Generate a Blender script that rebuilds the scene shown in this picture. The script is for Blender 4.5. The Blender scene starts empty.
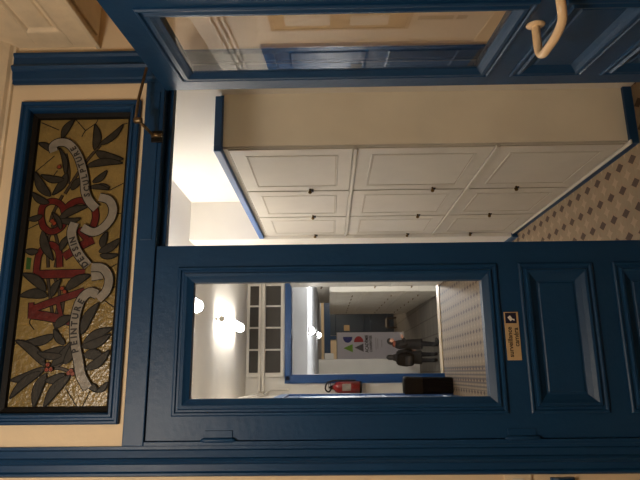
import bpy, bmesh, math, random
from mathutils import Vector, Matrix
ART_LEAVES=[((868,2598),(944,2559),33),((816,2629),(850,2682),28),((839,2454),(918,2371),30),((820,2470),(921,2475),37),((813,2466),(781,2362),43),((754,2496),(766,2363),35),((691,2466),(734,2417),28),((663,2543),(710,2499),33),((729,2564),(646,2608),37),((703,2572),(721,2659),32),((639,2617),(733,2683),40),((725,2570),(826,2601),21),((671,2457),(672,2403),23),((612,2619),(653,2686),30),((566,2638),(553,2689),25),((551,2578),(599,2476),35),((547,2578),(552,2499),27),((509,2632),(401,2583),37),((433,2639),(436,2685),27),((440,2408),(499,2399),30),((427,2420),(474,2348),37),((416,2416),(416,2352),23),((671,2476),(663,2405),21),((435,2560),(491,2528),28),((512,2564),(576,2602),20),((289,2596),(352,2684),41),((272,2588),(274,2685),41),((292,2527),(344,2445),43),((269,2574),(329,2549),28),((135,2550),(112,2649),37),((103,2511),(154,2552),27),((69,2602),(117,2678),30),((137,2456),(244,2406),41),((96,2449),(156,2353),41),((161,2553),(199,2494),37),((93,2507),(76,2583),33),((32,2571),(118,2680),39),((26,2570),(-15,2682),41),((13,2582),(-72,2678),35),((7,2565),(-101,2595),39),((3,2500),(-18,2564),35),((0,2482),(-102,2560),41),((32,2548),(116,2484),41),((66,2516),(76,2600),28),((37,2504),(104,2484),33),((68,2442),(58,2370),41),((94,2451),(134,2357),37),((18,2431),(80,2356),37),((-32,2417),(-53,2386),24),((-56,2386),(-26,2352),20)]
ART_LEADS=[[(948,2556),(899,2512)],[(874,2524),(899,2512),(931,2474),(956,2470)],[(935,2684),(903,2613)],[(735,2687),(799,2620)],[(661,2401),(687,2353)],[(922,2375),(927,2354)],[(-43,2496),(-103,2452)],[(-53,2412),(-103,2433)],[(573,2367),(571,2353)],[(372,2374),(385,2353)],[(514,2694),(541,2643)],[(254,2387),(230,2352)],[(191,2642),(178,2644),(155,2625)],[(581,2447),(518,2462)],[(293,2380),(303,2351)],[(93,2698),(118,2675)],[(741,2603),(711,2621)]]
ART_STEMS=[[(839,2450),(761,2507),(649,2566)],[(644,2574),(576,2602),(541,2608)],[(356,2600),(282,2584),(184,2559),(106,2521)],[(343,2575),(282,2549),(197,2553)],[(807,2578),(740,2560),(688,2558)],[(275,2535),(222,2533),(164,2544)],[(98,2513),(41,2517),(26,2559)],[(26,2559),(22,2515),(9,2482)],[(534,2601),(449,2571),(374,2574)],[(547,2571),(485,2609),(374,2599)]]
ART_RED=[([(224,2644),(254,2563),(288,2460)],23),([(209,2643),(200,2584),(183,2496)],29),([(250,2645),(194,2641)],17),([(256,2553),(190,2531)],13),([(349,2640),(351,2465)],28),([(370,2638),(333,2634)],16),([(355,2639),(423,2636),(458,2603),(436,2569),(374,2557)],21),([(411,2546),(450,2490),(474,2445)],27),([(563,2645),(602,2642),(621,2610),(604,2573),(561,2557),(523,2565),(505,2598),(523,2630),(563,2645)],21),([(583,2561),(614,2533),(621,2492),(595,2455),(563,2444),(528,2449),(511,2461)],23),([(515,2503),(476,2469)],20)]
ART_RIBBONS=[([(812,2619),(834,2625),(849,2604),(843,2568),(805,2534),(758,2512),(702,2495),(653,2487),(614,2467),(588,2441)],30),([(631,2434),(620,2398),(587,2380),(548,2386),(513,2414),(500,2447),(518,2486)],29),([(536,2515),(501,2523),(463,2513),(421,2491),(376,2453)],32),([(344,2438),(350,2398)],41),([(371,2440),(367,2400),(333,2375),(287,2380),(257,2407)],29),([(274,2411),(282,2439),(255,2467),(202,2480),(150,2480),(91,2469),(46,2456),(0,2444),(-44,2416)],31)]
ART_WORDS=[('SCULPTURE',[(628,2477),(680,2484),(709,2494),(743,2504),(763,2513),(795,2528),(833,2552)]),('DESSIN',[(373,2457),(410,2485),(445,2505),(483,2519)]),('PEINTURE',[(69,2465),(86,2470),(125,2478),(176,2481),(225,2475),(261,2459)])]
ART_BERRIES=[(36,2561),(20,2549),(19,2563),(15,2479),(7,2487),(5,2473),(297,2538),(285,2528),(752,2594),(544,2598),(535,2590)]
ART_GREEN=[(413,2681),(409,2663),(368,2663),(369,2679)]
random.seed(7)
S = bpy.context.scene
COL = S.collection
PI = math.pi
def R(d): return math.radians(d)

# ------------------------------------------------------------------ materials
def lin(c):
    return tuple(((v/255)/12.92 if v/255 <= .04045 else (((v/255)+.055)/1.055)**2.4) for v in c)
def mat(name, rgb, rough=.5, noise=0, nscale=8, bump=0, bscale=60, metal=0, coat=0, emit=None, spec=.5):
    m = bpy.data.materials.new(name); m.use_nodes = True
    nt = m.node_tree; b = nt.nodes['Principled BSDF']
    c = lin(rgb)
    b.inputs['Base Color'].default_value = (*c, 1)
    b.inputs['Roughness'].default_value = rough
    b.inputs['Metallic'].default_value = metal
    b.inputs['Specular IOR Level'].default_value = spec
    if coat: b.inputs['Coat Weight'].default_value = coat; b.inputs['Coat Roughness'].default_value = .25
    if emit:
        b.inputs['Emission Color'].default_value = (*lin(emit[0]), 1); b.inputs['Emission Strength'].default_value = emit[1]
    if noise or bump:
        tc = nt.nodes.new('ShaderNodeTexCoord')
    if noise:
        n = nt.nodes.new('ShaderNodeTexNoise'); n.inputs['Scale'].default_value = nscale; n.inputs['Detail'].default_value = 6
        nt.links.new(tc.outputs['Object'], n.inputs['Vector'])
        r = nt.nodes.new('ShaderNodeValToRGB')
        r.color_ramp.elements[0].position = .3; r.color_ramp.elements[1].position = .7
        r.color_ramp.elements[0].color = (*[x*(1-noise) for x in c], 1)
        r.color_ramp.elements[1].color = (*[min(1, x*(1+noise*.5)) for x in c], 1)
        nt.links.new(n.outputs['Fac'], r.inputs['Fac']); nt.links.new(r.outputs['Color'], b.inputs['Base Color'])
    if bump:
        n2 = nt.nodes.new('ShaderNodeTexNoise'); n2.inputs['Scale'].default_value = bscale; n2.inputs['Detail'].default_value = 4
        nt.links.new(tc.outputs['Object'], n2.inputs['Vector'])
        bp = nt.nodes.new('ShaderNodeBump'); bp.inputs['Strength'].default_value = bump; bp.inputs['Distance'].default_value = .01
        nt.links.new(n2.outputs['Fac'], bp.inputs['Height']); nt.links.new(bp.outputs['Normal'], b.inputs['Normal'])
    return m

M = {}
M['blue'] = mat('blue_gloss_paint', (19, 60, 98), .42, .10, 5, .10, 45, spec=.3)
M['cobalt'] = mat('bright_blue_paint', (20, 78, 138), .4, .06, 5, .06, 40)
M['teal'] = mat('dark_teal_paint', (12, 38, 56), .45, .1, 4)
M['beige'] = mat('beige_wall_paint', (228, 206, 172), .75, .05, 3, .06, 70)
M['cream'] = mat('old_cream_paint', (230, 212, 182), .6, .10, 14, .25, 40)
M['white'] = mat('warm_white_wall_paint', (226, 221, 212), .75, .04, 3, .05, 60)
M['ceil'] = mat('ceiling_white_paint', (224, 220, 214), .8, .03, 2)
M['ceilgrey'] = mat('blue_grey_ceiling_paint', (158, 163, 172), .8, .03, 2)
M['cup'] = mat('white_cupboard_paint', (192, 186, 174), .45, .05, 6, .08, 30)
M['side'] = mat('beige_side_paint', (226, 219, 202), .65, .08, 3, .05, 50)
M['groove'] = mat('grey_groove_line', (172, 160, 142), .8)  # darker grey line just inside each cupboard panel moulding
M['brass'] = mat('tarnished_brass', (110, 84, 44), .35, .2, 60, metal=.9)
M['iron'] = mat('dark_iron', (30, 27, 24), .5, metal=.6)
M['steel'] = mat('bronzed_steel', (120, 100, 72), .35, metal=.8)
M['handle'] = mat('cream_enamel', (238, 208, 166), .22, .03, 20, coat=.4)
M['amber'] = mat('amber_cathedral_glass', (128, 107, 60), .22, .18, 16, .4, 70, spec=.6)
M['lead'] = mat('lead_came', (16, 13, 10), .6, spec=.2)
M['leafa'] = mat('olive_grey_glass', (46, 42, 35), .5, .35, 40, .15, 60, spec=.25)
M['stem'] = mat('brown_stem_glass', (48, 38, 26), .35)
M['redg'] = mat('ruby_glass', (84, 16, 11), .45, .3, 40, .2, 60, spec=.3)
M['rib'] = mat('grey_ribbon_glass', (128, 122, 112), .25, .15, 30, .25, 60)
M['berry'] = mat('berry_red_glass', (118, 46, 24), .3)
M['green'] = mat('green_reflection_spot', (48, 84, 40), .25, .2, 40)
M['ink'] = mat('black_enamel_ink', (22, 18, 15), .6)
M['plate'] = mat('pale_gold_plate', (192, 166, 126), .4, .05, 30)
M['darkblueink'] = mat('navy_ink', (14, 16, 48), .5)
M['red'] = mat('extinguisher_red', (140, 18, 20), .3, coat=.3)
M['black'] = mat('black_plastic', (8, 7, 7), .6, .1, 20, spec=.1)
M['hosem'] = mat('black_rubber', (14, 14, 14), .6)
M['paper'] = mat('white_paper', (226, 222, 214), .8)
M['banner'] = mat('white_banner_fabric', (218, 214, 222), .6)
M['lblue'] = mat('logo_blue', (40, 48, 128), .6)
M['lgreen'] = mat('logo_green', (120, 176, 42), .6)
M['lred'] = mat('logo_red', (190, 44, 52), .6)
M['lgray'] = mat('logo_grey', (92, 86, 94), .6)
M['lglight'] = mat('pale_grey_print', (178, 172, 178), .7)
M['text'] = mat('print_dark_grey', (44, 40, 42), .7)
M['plum'] = mat('plum_print', (30, 18, 44), .6)
M['cork'] = mat('tan_board', (176, 146, 104), .8, .1, 60)
M['boardframe'] = mat('oak_frame', (150, 112, 66), .5, .15, 25)
M['pane_dark'] = mat('dark_window_glass', (50, 48, 44), .6, .2, 5)
M['pipe'] = mat('white_plastic_conduit', (226, 220, 210), .4)
M['tube_end'] = mat('grey_lamp_cap', (150, 145, 138), .5)
M['skin'] = mat('skin', (214, 158, 130), .5)
M['hair'] = mat('dark_brown_hair', (26, 19, 15), .5, .2, 80)
M['coat'] = mat('black_wool_coat', (14, 12, 12), .85, .2, 90)
M['coat2'] = mat('charcoal_wool_coat', (15, 14, 14), .85, .2, 90)
M['jean'] = mat('dark_trousers', (15, 14, 16), .8)
M['boot'] = mat('black_leather', (16, 14, 13), .4)
M['scarf'] = mat('rust_scarf', (120, 56, 36), .8)
M['scr'] = mat('phone_case', (170, 166, 160), .3)
M['box'] = mat('dark_wood_box', (46, 36, 30), .5)
M['grey'] = mat('grey_paper', (150, 142, 130), .7)
M['tube'] = mat('fluorescent_tube', (255, 240, 214), .4, emit=((255, 248, 238), 33))
M['tube2'] = mat('bulkhead_glow', (255, 244, 226), .4, emit=((255, 250, 244), 95))

def glass_mat():
    m = bpy.data.materials.new('clear_door_glass'); m.use_nodes = True
    nt = m.node_tree; nt.nodes.clear()
    o = nt.nodes.new('ShaderNodeOutputMaterial'); mx = nt.nodes.new('ShaderNodeMixShader')
    t = nt.nodes.new('ShaderNodeBsdfTransparent'); g = nt.nodes.new('ShaderNodeBsdfGlossy'); g.inputs['Roughness'].default_value = .0
    t.inputs['Color'].default_value = (.97, .975, .97, 1)
    f = nt.nodes.new('ShaderNodeFresnel'); f.inputs['IOR'].default_value = 1.52
    geo = nt.nodes.new('ShaderNodeNewGeometry')
    inv = nt.nodes.new('ShaderNodeMath'); inv.operation = 'SUBTRACT'; inv.inputs[0].default_value = 1.9
    dbl = nt.nodes.new('ShaderNodeMath'); dbl.operation = 'MULTIPLY'; dbl.inputs[1].default_value = 1.9
    nt.links.new(geo.outputs['Backfacing'], dbl.inputs[0]); nt.links.new(dbl.outputs[0], inv.inputs[1])   # both faces of the pane counted once
    mul = nt.nodes.new('ShaderNodeMath'); mul.operation = 'MULTIPLY'; mul.use_clamp = True
    nt.links.new(f.outputs[0], mul.inputs[0]); nt.links.new(inv.outputs[0], mul.inputs[1])
    nt.links.new(mul.outputs[0], mx.inputs[0]); nt.links.new(t.outputs[0], mx.inputs[1]); nt.links.new(g.outputs[0], mx.inputs[2])
    nt.links.new(mx.outputs[0], o.inputs[0])
    return m
M['glass'] = glass_mat()

def tile_mat():
    """cement tiles 13 cm: small dark four-point stars on a beige ground, paler stars between, striped border by the left wall"""
    m = bpy.data.materials.new('patterned_cement_tile'); m.use_nodes = True
    nt = m.node_tree; N = nt.nodes; L = nt.links; b = N['Principled BSDF']
    tc = N.new('ShaderNodeTexCoord'); sp = N.new('ShaderNodeSeparateXYZ'); L.new(tc.outputs['Object'], sp.inputs[0])
    def mth(op, a, c=None, d=None, clamp=False):
        n = N.new('ShaderNodeMath'); n.operation = op; n.use_clamp = clamp
        for i, v in enumerate((a, c, d)):
            if v is None: continue
            if isinstance(v, (int, float)): n.inputs[i].default_value = v
            else: L.new(v, n.inputs[i])
        return n.outputs[0]
    P = .1295
    def cell(sock, off):
        a = mth('ADD', sock, off); a = mth('DIVIDE', a, P); a = mth('FRACT', a); return mth('ABSOLUTE', mth('SUBTRACT', a, .5))
    X, Y = sp.outputs['X'], sp.outputs['Y']
    ax, ay = cell(X, 10*P - 1.076 + P*.5), cell(Y, 80*P - .864 + P*.5)
    bx, by = cell(X, 10*P - 1.076), cell(Y, 80*P - .864)
    def star(x, y, k):
        s = mth('ADD', mth('POWER', x, .62), mth('POWER', y, .62)); return mth('LESS_THAN', s, k)
    dark = mth('LESS_THAN', mth('ADD', ax, mth('MULTIPLY', ay, .66)), .21); pale = star(bx, by, .5)
    tri = mth('LESS_THAN', mth('ADD', ax, mth('MULTIPLY', ay, 1.0)), .36)      # diamond round every star
    seam = mth('LESS_THAN', mth('MINIMUM', ax, ay), .010)
    diag = mth('LESS_THAN', mth('ABSOLUTE', mth('SUBTRACT', ax, ay)), .018)
    def mix(fac, c1, c2):
        n = N.new('ShaderNodeMix'); n.data_type = 'RGBA'; L.new(fac, n.inputs['Factor'])
        for i, c in (('A', c1), ('B', c2)):
            if isinstance(c, tuple): n.inputs[6 if i == 'A' else 7].default_value = (*lin(c), 1)
            else: L.new(c, n.inputs[6 if i == 'A' else 7])
        return n.outputs[2]
    ns = N.new('ShaderNodeTexNoise'); ns.inputs['Scale'].default_value = 9; ns.inputs['Detail'].default_value = 8
    L.new(tc.outputs['Object'], ns.inputs['Vector'])
    base = mix(ns.outputs['Fac'], (114, 97, 75), (136, 118, 94))
    base = mix(mth('MULTIPLY', tri, .55), base, (132, 106, 82))
    base = mix(mth('MULTIPLY', diag, .75), base, (122, 96, 72))
    base = mix(mth('MULTIPLY', seam, .8), base, (120, 96, 74))
    base = mix(mth('MULTIPLY', pale, .7), base, (150, 128, 104))
    base = mix(mth('MULTIPLY', dark, .9), base, (56, 37, 26))
    st = mth('LESS_THAN', mth('FRACT', mth('DIVIDE', mth('ADD', X, 5.0), .042)), .5)
    border = mth('MULTIPLY', mth('LESS_THAN', X, .06), mth('GREATER_THAN', X, -.2))
    base = mix(mth('MULTIPLY', mth('MULTIPLY', border, st), .8), base, (74, 62, 56))
    L.new(base, b.inputs['Base Color']); b.inputs['Roughness'].default_value = .65; b.inputs['Specular IOR Level'].default_value = .25
    return m
M['tile'] = tile_mat()
def plank_mat():
    m = bpy.data.materials.new('grey_stone_flags'); m.use_nodes = True
    nt = m.node_tree; b = nt.nodes['Principled BSDF']; tc = nt.nodes.new('ShaderNodeTexCoord')
    br = nt.nodes.new('ShaderNodeTexBrick'); br.inputs['Scale'].default_value = 1
    br.inputs['Brick Width'].default_value = .55; br.inputs['Row Height'].default_value = .55; br.inputs['Mortar Size'].default_value = .018; br.offset = 0
    br.inputs['Color1'].default_value = (*lin((124, 118, 108)), 1); br.inputs['Color2'].default_value = (*lin((112, 106, 98)), 1); br.inputs['Mortar'].default_value = (*lin((84, 72, 60)), 1)
    nt.links.new(tc.outputs['Object'], br.inputs['Vector']); nt.links.new(br.outputs['Color'], b.inputs['Base Color']); b.inputs['Roughness'].default_value = .6
    return m
M['flag'] = plank_mat()

# ------------------------------------------------------------------ mesh helpers
class MB:
    def __init__(s): s.bm = bmesh.new(); s.mats = []
    def mi(s, m):
        if m not in s.mats: s.mats.append(m)
        return s.mats.index(m)
    def poly(s, pts, m, flip=False):
        v = [s.bm.verts.new(p) for p in pts]
        f = s.bm.faces.new(v[::-1] if flip else v); f.material_index = s.mi(m); return f
    def box(s, x0, x1, y0, y1, z0, z1, m, bev=0):
        b = bmesh.new(); bmesh.ops.create_cube(b, size=1)
        for v in b.verts: v.co = Vector(((x0+x1)/2+v.co.x*(x1-x0), (y0+y1)/2+v.co.y*(y1-y0), (z0+z1)/2+v.co.z*(z1-z0)))
        if bev: bmesh.ops.bevel(b, geom=b.edges[:], offset=bev, segments=2, affect='EDGES', profile=.6)
        return s.add(b, m)
    def add(s, b, m, T=None):
        i = s.mi(m); mp = {}
        for v in b.verts: mp[v] = s.bm.verts.new(T @ v.co if T else v.co)
        for f in b.faces:
            try: g = s.bm.faces.new([mp[v] for v in f.verts]); g.material_index = i; g.smooth = f.smooth
            except ValueError: pass
        b.free(); return s
    def loops(s, rings, m, closed=True, cap0=False, cap1=False, smooth=False, wrap=False):
        i = s.mi(m); V = [[s.bm.verts.new(p) for p in r] for r in rings]
        n = len(V[0]); pairs = list(zip(V, V[1:])) + ([(V[-1], V[0])] if wrap else [])
        for a, b in pairs:
            for k in range(n if closed else n-1):
                f = s.bm.faces.new((a[k], a[(k+1) % n], b[(k+1) % n], b[k])); f.material_index = i; f.smooth = smooth
        if cap0: f = s.bm.faces.new(V[0][::-1]); f.material_index = i
        if cap1: f = s.bm.faces.new(V[-1]); f.material_index = i
        return s
    def tube(s, pts, r, m, n=12, caps=True):
        pts = [Vector(p) for p in pts]; rad = r if isinstance(r, (list, tuple)) else [r]*len(pts); rings = []; up = None
        for k, p in enumerate(pts):
            d = (pts[min(k+1, len(pts)-1)]-pts[max(k-1, 0)]).normalized()
            if up is None: up = Vector((0, 0, 1)) if abs(d.z) < .9 else Vector((1, 0, 0))
            a = (up - d*up.dot(d)).normalized(); b = d.cross(a); up = a
            rings.append([p + (a*math.cos(t)+b*math.sin(t))*rad[k] for t in (2*PI*q/n for q in range(n))])
        return s.loops(rings, m, cap0=caps, cap1=caps, smooth=True)
    def lathe(s, prof, m, org=(0, 0, 0), n=20, axis='z'):
        o = Vector(org); rings = []
        for r, h in prof:
            r = max(r, .0004)
            ring = []
            for q in range(n):
                c, t = r*math.cos(2*PI*q/n), r*math.sin(2*PI*q/n)
                ring.append(o + Vector({'z': (c, t, h), 'x': (h, c, t), 'y': (t, h, c)}[axis]))
            rings.append(ring)
        return s.loops(rings, m, cap0=True, cap1=True, smooth=True)
    def prism(s, pts, y0, y1, m, flat=True):
        """outline (x,z) extruded along y"""
        return s.loops([[(x, y0, z) for x, z in pts], [(x, y1, z) for x, z in pts]], m, cap0=True, cap1=True)
    def frame(s, x0, x1, z0, z1, prof, m, y=0., sgn=-1, fill=None):
        """mitred moulding round a rectangle in the xz plane; prof = (inset, height towards the viewer)"""
        rings = []
        for d, h in prof:
            yy = y + sgn*h
            rings.append([(x0+d, yy, z0+d), (x1-d, yy, z0+d), (x1-d, yy, z1-d), (x0+d, yy, z1-d)])
        s.loops(rings, m, cap1=False)
        if fill:
            f = s.poly(rings[-1], fill)
        return s
    def build(s, name, parent=None, loc=None, rot=None, smooth=None):
        bmesh.ops.recalc_face_normals(s.bm, faces=s.bm.faces)
        me = bpy.data.meshes.new(name); s.bm.to_mesh(me); s.bm.free()
        for m in s.mats: me.materials.append(m if not isinstance(m, str) else M[m])
        o = bpy.data.objects.new(name, me); COL.objects.link(o)
        if parent: o.parent = parent
        if loc: o.location = loc
        if rot: o.rotation_euler = rot
        return o
def tag(o, label=None, cat=None, group=None, kind=None):
    if label: o['label'] = label
    if cat: o['category'] = cat
    if group: o['group'] = group
    if kind: o['kind'] = kind
    return o
def empty(name, loc, label, cat, rz=0, group=None, kind=None):
    o = bpy.data.objects.new(name, None); COL.objects.link(o); o.location = loc; o.rotation_euler = (0, 0, rz); o.empty_display_size = .05
    return tag(o, label, cat, group, kind)
def copy_tree(o, parent=None):
    c = o.copy(); COL.objects.link(c)
    if parent: c.parent = parent
    for ch in list(o.children): copy_tree(ch, c)
    return c
def struct(o, label=None, cat=None): return tag(o, label, cat, None, 'structure')
_tx = {}
def text_bm(s, size, depth=.0004, sx=1, bold=0):
    """lettering as a bmesh in the xz plane, centred"""
    cu = bpy.data.curves.new('lettering', 'FONT'); cu.body = s; cu.size = size; cu.extrude = depth; cu.offset = bold
    cu.align_x = 'CENTER'; cu.align_y = 'CENTER'; cu.resolution_u = 3
    ob = bpy.data.objects.new('lettering', cu); COL.objects.link(ob)
    dg = bpy.context.evaluated_depsgraph_get(); me = bpy.data.meshes.new_from_object(ob.evaluated_get(dg))
    b = bmesh.new(); b.from_mesh(me)
    for v in b.verts: v.co = Vector((v.co.x*sx, -v.co.z, v.co.y))
    COL.objects.unlink(ob); bpy.data.objects.remove(ob); bpy.data.curves.remove(cu); bpy.data.meshes.remove(me)
    return b

# ------------------------------------------------------------------ the setting: front room
b = MB()
b.box(-2.4, -.226, .0, .15, 0, 2.86, 'beige'); b.box(1.15, 1.9, .0, .15, 0, 2.277, 'beige'); b.box(1.076, 1.9, .0, .15, 2.277, 2.86, 'beige')
b.box(-.226, 1.076, .0, .15, 2.277, 2.325, 'beige'); b.box(-.226, 1.076, 0, .15, 2.715, 2.86, 'beige')
b.box(-.226, -.128, 0, .15, 2.325, 2.715, 'beige'); b.box(.972, 1.076, 0, .15, 2.325, 2.715, 'beige')
struct(b.build('wall_front'))
b = MB(); b.box(-2.4, 1.9, -8.0, 6.3, -.1, 0, 'tile'); struct(b.build('floor'))
b = MB(); b.box(-2.4, 1.9, -8.0, .15, 2.86, 2.95, 'cream'); struct(b.build('ceiling'))
b = MB(); b.box(-2.5, -2.4, -8.0, .15, 0, 2.95, 'beige'); struct(b.build('wall_side_left'))
b = MB(); b.box(1.9, 2.0, -8.0, .15, 0, 2.95, 'beige'); struct(b.build('wall_side_right'))
b = MB(); b.box(-2.5, 2.0, -8.1, -8.0, 0, 2.95, 'beige'); struct(b.build('wall_back'))

# casings (profiled), head beam, stops, jambs
def casing(name, x0, x1, z0, z1):
    w = x1-x0
    pr = [(0, 0), (0, -.022), (.05, -.030), (.12, -.030), (.18, -.022), (.40, -.022), (.44, -.030), (.52, -.036), (.60, -.030), (.64, -.022), (.86, -.018), (.90, -.012), (1, -.012), (1, 0)]
    bb = MB(); bb.loops([[(x0+w*u, y, z0) for u, y in pr], [(x0+w*u, y, z1) for u, y in pr]], 'blue', cap0=True, cap1=True)
    return struct(bb.build(name))
casing('trim_1', -.316, -.226, 0, 2.79)
casing('trim_2', 1.202, 1.076, 0, 2.79)
b = MB()
b.box(-.226, 1.076, -.012, .08, 2.207, 2.277, 'blue', .003); b.box(1.07, 1.15, 0, .08, 2.207, 2.277, 'blue')              # head
b.box(-.212, 1.15, .036, .072, 2.186, 2.207, 'blue', .002)               # stop under the head
b.box(-.226, -.212, -.012, .15, 0, 2.207, 'blue', .002); b.box(-.212, -.190, .046, .15, 0, 2.188, 'blue', .002)
b.box(1.14, 1.16, .003, .15, 0, 2.207, 'blue', .002)
b.box(.46, 1.03, -.016, -.012, 2.222, 2.262, 'blue', .0015)
struct(b.build('trim_3'))
b = MB(); prc = [(0, 2.79), (-.012, 2.792), (-.016, 2.80), (-.03, 2.806), (-.05, 2.83), (-.07, 2.845), (-.075, 2.86), (0, 2.86)]
b.loops([[(-2.4, y, z) for y, z in prc], [(1.235, y, z) for y, z in prc]], 'cream', cap0=True, cap1=True); struct(b.build('trim_4'))
b = MB(); prd = [(0, .832), (-.018, .836), (-.028, .848), (-.028, .890), (-.018, .902), (0, .906)]
b.loops([[(-2.4, y, z) for y, z in prd], [(-.328, y, z) for y, z in prd]], 'blue', cap0=True, cap1=True); struct(b.build('trim_5'))
# brass-edged switch plate beside the casing
t = empty('switch_plate', (-.342, 0, 1.010), 'small cream switch plate on the beige wall left of the closed door leaf', 'switch')
b = MB(); b.box(-.0245, .0245, -.009, 0, -.043, .043, 'cream', .003); b.build('plate', t)
b = MB(); b.box(-.012, .012, -.014, -.009, -.018, .018, 'paper', .002); b.build('rocker', t)
for zz in (-.034, .034):
    b = MB(); b.lathe([(.004, 0), (.004, -.0015), (.001, -.002)], 'brass', (.0, -.009, zz), 8, 'y'); b.build('screw', t)

# overhead white cupboard at the top right
t = empty('overhead_cupboard', (1.235, 0, 2.48), 'cream panelled overhead cupboard high on the wall above the open door leaf', 'cupboard')
b = MB()
b.box(.012, .6, -1.5, 0, 0, .38, 'cream', .004)
b.box(.0, .012, -1.5, 0, .0, .093, 'cream', .002); b.box(.0, .012, -1.5, 0, .233, .38, 'cream', .002); b.box(0, .012, -.095, 0, .093, .233, 'cream', .002); b.box(0, .012, -1.5, -1.2, .093, .233, 'cream', .002)
b.build('body', t)
b = MB()
for o, h in ((0, 0),):
    rings = []
    for d, hh in [(0, .012), (.006, .015), (.012, .012), (.018, .004), (.026, .002), (.032, .008)]:
        rings.append([(.012-hh, -1.2+d, .093+d), (.012-hh, -.095-d, .093+d), (.012-hh, -.095-d, .233-d), (.012-hh, -1.2+d, .233-d)])
    b.loops(rings, 'cream', cap1=True)
b.build('panel', t)
b = MB(); b.box(-.012, .0, -1.5, -.004, -.012, .004, 'cream', .003); b.box(.03, .11, -1.5, -.03, -.010, 0, 'cream', .003); b.build('moulding', t)

# ------------------------------------------------------------------ stained glass panel
t = empty('stained_glass_panel', (.4215, 0, 2.294), 'wide blue-framed stained glass panel of leaves, red letters and ribbons above the double door', 'stained glass')
ox, oz = -.4215, -2.294
b = MB()
b.frame(-.157+ox, 1.0+ox, 2.294+oz, 2.743+oz, [(0, 0), (0, .016), (.004, .020), (.010, .020), (.014, .014), (.020, .014), (.024, .020), (.031, .020), (.036, .012), (.037, -.03), (.037, -.035)], 'blue')
b.build('frame', t)
b = MB()
b.frame(-.122+ox, .965+ox, 2.329+oz, 2.708+oz, [(0, -.012), (.002, -.010), (.018, -.016), (.020, -.026), (.021, -.032)], 'lead')  # lead edge, with the shadow of the recessed frame put into its dark colour
b.build('lead_shadow_border', t)
b = MB(); Y0 = .030
b.box(-.122+ox, .965+ox, Y0, Y0+.006, 2.329+oz, 2.708+oz, 'amber')
def pc(p): return (p[0]/1000+ox, p[1]/1000+oz)
def pic(pts, lev, m):
    pts = [q for q in pts]
    a = sum(pts[i][0]*pts[(i+1) % len(pts)][1]-pts[(i+1) % len(pts)][0]*pts[i][1] for i in range(len(pts)))
    if a < 0: pts = pts[::-1]
    y = Y0-.0006*lev
    b.prism([(x, z) for x, z in pts], y, y+.0005, m)
def smooth_path(P, n=6):
    if len(P) < 3: return [Vector(P[0]).lerp(Vector(P[-1]), i/n) for i in range(n+1)]
    V = [Vector(p) for p in P]; out = []
    for i in range(len(V)-1):
        p0, p1, p2, p3 = V[max(i-1, 0)], V[i], V[i+1], V[min(i+2, len(V)-1)]
        for k in range(n):
            s = k/n; out.append(.5*((2*p1)+(p2-p0)*s+(2*p0-5*p1+4*p2-p3)*s*s+(3*p1-p0-3*p2+p3)*s**3))
    return out+[V[-1]]
def strip(P, w, lev, m, n=6):
    Q = smooth_path(P, n); Lf, Rt = [], []
    for i, p in enumerate(Q):
        d = (Q[min(i+1, len(Q)-1)]-Q[max(i-1, 0)]); d = d.normalized() if d.length > 1e-9 else Vector((1, 0)); nn = Vector((-d.y, d.x))
        Lf.append(p+nn*w/2); Rt.append(p-nn*w/2)
    y = Y0-.0006*lev
    for i in range(len(Q)-1):
        quad = [Rt[i], Rt[i+1], Lf[i+1], Lf[i]]
        f = b.poly([(q.x, y, q.y) for q in quad], m)
def leaf_outline(a, c, w, grow=0):
    a, c = Vector(a), Vector(c); d = c-a; L_ = d.length; d.normalize(); nn = Vector((-d.y, d.x)); pts = []
    K = 9; bend = .08*L_*(1 if (int(a.x*1e4) % 2) else -1)
    def mid(s): return a+d*(L_*s)+nn*bend*math.sin(PI*s)
    for i in range(K+1): s = i/K; pts.append(mid(s*(1+grow/L_)-0)+nn*((w/2)*math.sin(PI*s**.85)**.8+grow))
    for i in range(K, -1, -1): s = i/K; pts.append(mid(s*(1+grow/L_))-nn*((w/2)*math.sin(PI*s**.85)**.8+grow))
    return [(p.x, p.y) for p in pts]
for l in ART_LEADS: strip([pc(p) for p in l], .0035, 1, 'lead')
pic([pc(p) for p in ART_GREEN], 1, 'green')  # greenish light reflection on the panel, drawn in as a green piece
for l in ART_STEMS:
    strip([pc(p) for p in l], .0125, 2, 'lead'); strip([pc(p) for p in l], .0075, 3, 'stem')
for i, (l, w) in enumerate(ART_RED):
    strip([pc(p) for p in l], w/1000+.006, 4+i*.03, 'lead', 5); strip([pc(p) for p in l], w/1000, 5+i*.06, 'redg', 5)
for i, (a, c, w) in enumerate(ART_LEAVES):
    lv = 6+i*.17
    pic(leaf_outline(pc(a), pc(c), w*.74/1000, .0034), lv, 'lead'); pic(leaf_outline(pc(a), pc(c), w*.74/1000), lv+.085, 'leafa')
for x, z in ART_BERRIES:
    c = pc((x, z))
    pic([(c[0]+.009*math.cos(q), c[1]+.009*math.sin(q)) for q in (2*PI*k/10 for k in range(10))], 15, 'lead')
    pic([(c[0]+.007*math.cos(q), c[1]+.007*math.sin(q)) for q in (2*PI*k/10 for k in range(10))], 16, 'berry')
for i, (l, w) in enumerate(ART_RIBBONS):
    strip([pc(p) for p in l], w/1000+.006, 17+i*.15, 'lead'); strip([pc(p) for p in l], w/1000, 17.08+i*.15, 'rib')
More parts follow.
